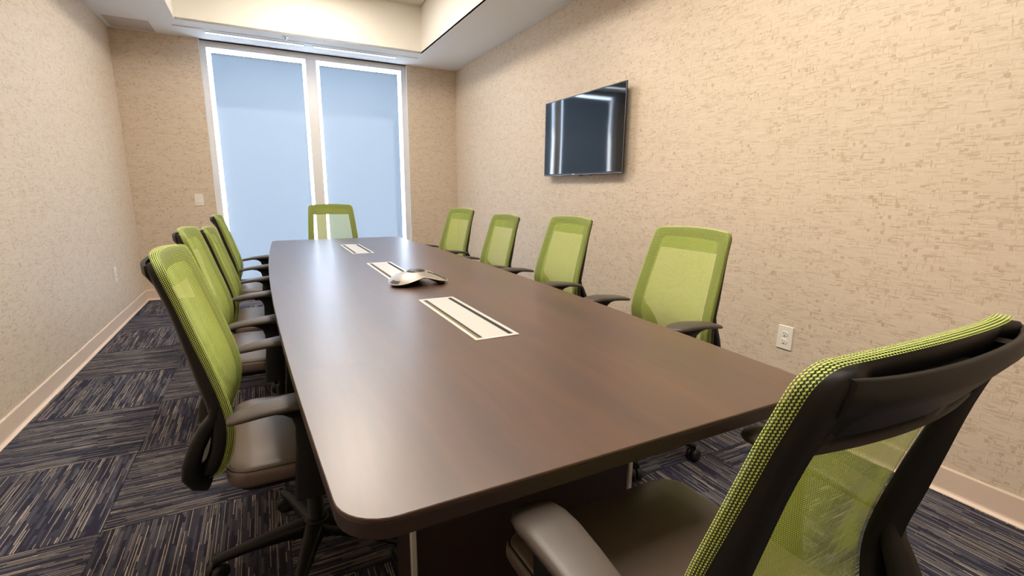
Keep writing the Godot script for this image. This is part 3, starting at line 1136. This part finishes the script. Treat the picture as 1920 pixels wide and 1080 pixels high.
	for xr in [[-0.2005, -0.188], [-0.188, -0.01], [-0.01, 0.012], [0.118, 0.146], [0.188, 0.2005]]:
		var solid := []
		var top: float = 1.038 if absf(xr[0] + xr[1]) > 0.35 else 1.028
		for x in xr:
			var zt: float = zr.call(x)
			var zl := bp(x, 0.95).z
			solid.append([Vector3(x, top, bp(x, 1.03).z + 0.004), Vector3(x, top, zt - 0.004), Vector3(x, 0.955, zl + 0.026), Vector3(x, 0.955, zl + 0.006)])
		loft(st, solid, true, -1)
	obj("back_handle", st, M.black_plastic, ch)
	# bracket that carries the back
	st = new_st()
	for sd in [-1.0, 1.0]:
		var x: float = sd * 0.196
		strap(st, [Vector3(sd * 0.226, 0.72, 0.230), Vector3(sd * 0.226, 0.68, 0.224), Vector3(sd * 0.223, 0.645, 0.232), Vector3(sd * 0.214, 0.615, 0.252), Vector3(sd * 0.204, 0.57, 0.276), Vector3(x, 0.52, 0.294), Vector3(sd * 0.184, 0.485, 0.298), Vector3(sd * 0.172, 0.455, 0.285), Vector3(sd * 0.165, 0.442, 0.262)], [0.019, 0.021, 0.023, 0.025, 0.028, 0.032, 0.034, 0.034, 0.032], [0.006, 0.010, 0.013, 0.016, 0.018, 0.020, 0.021, 0.020, 0.014])
	var cross := []
	for i in 9:
		var x := lerpf(-0.17, 0.17, i / 8.0)
		var y := 0.452 - 0.012 * (1.0 - pow(x / 0.17, 2.0))
		cross.append([Vector3(x, y + 0.028, 0.296), Vector3(x, y + 0.02, 0.312), Vector3(x, y - 0.012, 0.300), Vector3(x, y - 0.02, 0.270), Vector3(x, y - 0.004, 0.256), Vector3(x, y + 0.018, 0.27)])
	loft(st, cross)
	strap(st, [Vector3(0, 0.445, 0.285), Vector3(0, 0.425, 0.25), Vector3(0, 0.41, 0.2), Vector3(0, 0.402, 0.1)], [0.045, 0.045, 0.05, 0.05], [0.014, 0.014, 0.014, 0.014])
	obj("back_bracket", st, M.black_plastic, ch)
	return ch

func edge_out(F: Array, i: int) -> Vector3:
	var n := F.size()
	var t: Vector2 = (F[(i + 1) % n] - F[(i - 1 + n) % n]).normalized()
	return Vector3(t.y, -t.x, 0)

func drop_at(z: float, amount: float) -> float:
	return amount * smoothstep(-0.16, -0.29, z)

func seat_loft(st: SurfaceTool, layers: Array, fall: float) -> void:
	var rings := []
	for l in layers:
		var r := []
		for q in rounded_rect(0.25, -0.275, 0.222, 0.06, l[1]):
			r.append(Vector3(q.x, l[0] - drop_at(q.y, fall) * smoothstep(0.43, 0.48, l[0]), q.y))
		rings.append(r)
	loft(st, rings)

func build_chairs() -> void:
	var first := make_chair()
	# x, z, turn, lift, base turn, label
	var list := [
		[0.648, -0.55, 1.0, 0.010, 20, "green mesh swivel chair at the table end farthest from the window"],
		[1.503, -1.64, 90.0, -0.008, 18, "green mesh chair on the television side, nearest the wall socket"],
		[1.478, -2.62, 90.0, -0.005, 50, "green mesh chair on the television side, second along from the wall socket"],
		[1.463, -3.54, 90.0, -0.035, 30, "green mesh chair on the television side, third along from the wall socket"],
		[1.418, -4.36, 98.0, -0.015, 10, "green mesh chair on the television side, closest to the window wall"],
		[0.655, -5.155, 180.0, 0.0, 40, "green mesh chair at the table end in front of the window"],
		[0.080, -1.57, -90.0, -0.008, 0, "green mesh chair opposite the television side, farthest from the window"],
		[0.018, -2.52, -90.0, -0.018, 33, "green mesh chair opposite the television, third from the window"],
		[0.025, -3.36, -90.0, -0.075, 12, "green mesh chair opposite the television, second from the window"],
		[0.012, -4.30, -90.0, -0.045, 25, "green mesh chair opposite the television, closest to the light switch"],
	]
	for i in list.size():
		var l: Array = list[i]
		var o: Node3D = first
		if i > 0:
			o = first.duplicate()
			o.name = numbered("swivel_chair")
			add_child(o, true)
	# placed once all copies exist, so that every copy starts from the same pose
	for i in list.size():
		var l: Array = list[i]
		var o: Node3D = get_node("swivel_chair" if i == 0 else "swivel_chair_%03d" % i)
		tag(o, l[5], "chair", "chairs round the conference table")
		o.position = Vector3(l[0], 0, l[1])
		o.rotation_degrees.y = l[2]
		for c in o.get_children():
			if c.name == "star_base":
				c.rotation_degrees.y = l[4]
			elif c.name != "gas_cylinder":
				c.position.y = l[3]

# ------------------------------------------------------------------ things on the walls
func build_tv() -> void:
	var t := thing("television", Vector3(XR, 1.662, -3.37), "wide black flat television hung on the wallpapered wall", "television")
	var w := 1.10
	var h := 0.638
	var st := new_st()
	cbox(st, Vector3(-0.058, 0, 0), Vector3(0.012, h, w), 0.003)
	obj("case", st, M.tv_black, t)
	st = new_st()
	cbox(st, Vector3(-0.033, -0.02, 0), Vector3(0.042, h * 0.86, w * 0.9), 0.012)
	obj("back_cover", st, M.tv_black, t)
	st = new_st()
	# very slightly bowed glass
	st.set_smooth_group(1)
	var n := 12
	var sw := w - 0.018
	var sh := h - 0.026
	var P := func(i: int, j: int) -> Vector3:
		var u := i / float(n) * 2 - 1
		var v := j / float(n) * 2 - 1
		return Vector3(-0.0643 - 0.0006 * (1 - u * u) * (1 - v * v), 0.004 + v * sh / 2, u * sw / 2)
	for i in n:
		for j in n:
			quad(st, P.call(i, j), P.call(i + 1, j), P.call(i + 1, j + 1), P.call(i, j + 1), Vector3.LEFT)
	obj("screen", st, M.tv_screen, t)
	st = new_st()
	cbox(st, Vector3(-0.0645, -h / 2 + 0.0045, 0), Vector3(0.002, 0.005, w - 0.004), 0.0008)
	cbox(st, Vector3(-0.0645, h / 2 - 0.003, 0), Vector3(0.002, 0.003, w - 0.004), 0.0008)
	for s in [-1.0, 1.0]:
		cbox(st, Vector3(-0.0645, 0, s * (w / 2 - 0.003)), Vector3(0.002, h - 0.012, 0.003), 0.0008)
	obj("bezel_trim", st, M.tv_silver, t)
	st = new_st()
	cbox(st, Vector3(-0.060, -h / 2 - 0.004, 0.02), Vector3(0.012, 0.01, 0.05), 0.003)
	cbox(st, Vector3(-0.060, -h / 2 - 0.003, 0.16), Vector3(0.012, 0.008, 0.03), 0.003)
	obj("sensor", st, M.tv_black, t)
	st = new_st()
	cbox(st, Vector3(-0.0652, -h / 2 + 0.0085, -0.075), Vector3(0.001, 0.006, 0.032), 0.0003)
	obj("mark", st, M.tv_mark, t)
	st = new_st()
	cbox(st, Vector3(-0.006, 0, 0), Vector3(0.012, 0.3, 0.5), 0.002)
	obj("wall_mount", st, M.tv_black, t)

func wall_plate(called: String, at: Vector3, turn: float, sockets: bool, label: String, cat: String) -> void:
	var t := thing(called, at, label, cat)
	t.rotation_degrees.y = turn      # the plate faces local +z
	var st := new_st()
	cbox(st, Vector3(0, 0, 0.003), Vector3(0.084, 0.128, 0.006), 0.0028)
	obj("plate", st, M.plate_white, t)
	if sockets:
		for s in [-1.0, 1.0]:
			st = new_st()
			var rings := []
			for z in [0.005, 0.0078, 0.0085]:
				var r := []
				for k in 20:
					var a := TAU * k / 20
					var g := 0.0 if z < 0.008 else 0.001
					r.append(Vector3(cos(a) * (0.0172 - g), s * 0.0205 + clampf(sin(a) * 0.0185, -0.0142 + g, 0.0142 - g), z))
				rings.append(r)
			loft(st, rings, true, -1)
			var so := obj("socket", st, M.plate_white, t)
			st = new_st()
			cbox(st, Vector3(-0.0062, s * 0.0205 + 0.003, 0.0086), Vector3(0.0022, 0.0085, 0.0006), 0.0)
			cbox(st, Vector3(0.0062, s * 0.0205 + 0.003, 0.0086), Vector3(0.0022, 0.007, 0.0006), 0.0)
			lathe(st, Vector3(0, s * 0.0205 - 0.0085, 0.0086), [Vector2(0, -0.0022), Vector2(0.0024, -0.0022), Vector2(0.0024, 0.0022), Vector2(0, 0.0022)], 10)
			obj("slots", st, M.socket_dark, so)
		st = new_st()
		cbox(st, Vector3(0, 0, 0.0062), Vector3(0.005, 0.005, 0.001), 0.0004)
		obj("screw", st, M.aluminium, t)
	else:
		st = new_st()
		cbox(st, Vector3(0, 0, 0.0068), Vector3(0.036, 0.068, 0.003), 0.0012)
		obj("rocker", st, M.plate_white, t)

func build_wall_things() -> void:
	build_tv()
	wall_plate("wall_outlet", Vector3(XR, 0.459, -1.505), -90, true, "white double socket plate low on the television wall", "wall outlet")
	wall_plate("wall_outlet", Vector3(XL, 0.456, -5.29), 90, true, "white socket plate low on the plain long wall", "wall outlet")
	wall_plate("wall_outlet", Vector3(-0.815, 0.475, ZB), 0, true, "white socket plate low on the window wall below the light switch", "wall outlet")
	wall_plate("light_switch", Vector3(-0.60, 1.079, ZB), 0, false, "white light switch plate beside the window", "light switch")

func _ready() -> void:
	setup_view()
	make_materials()
	build_room()
	build_table()
	build_chairs()
	build_wall_things()
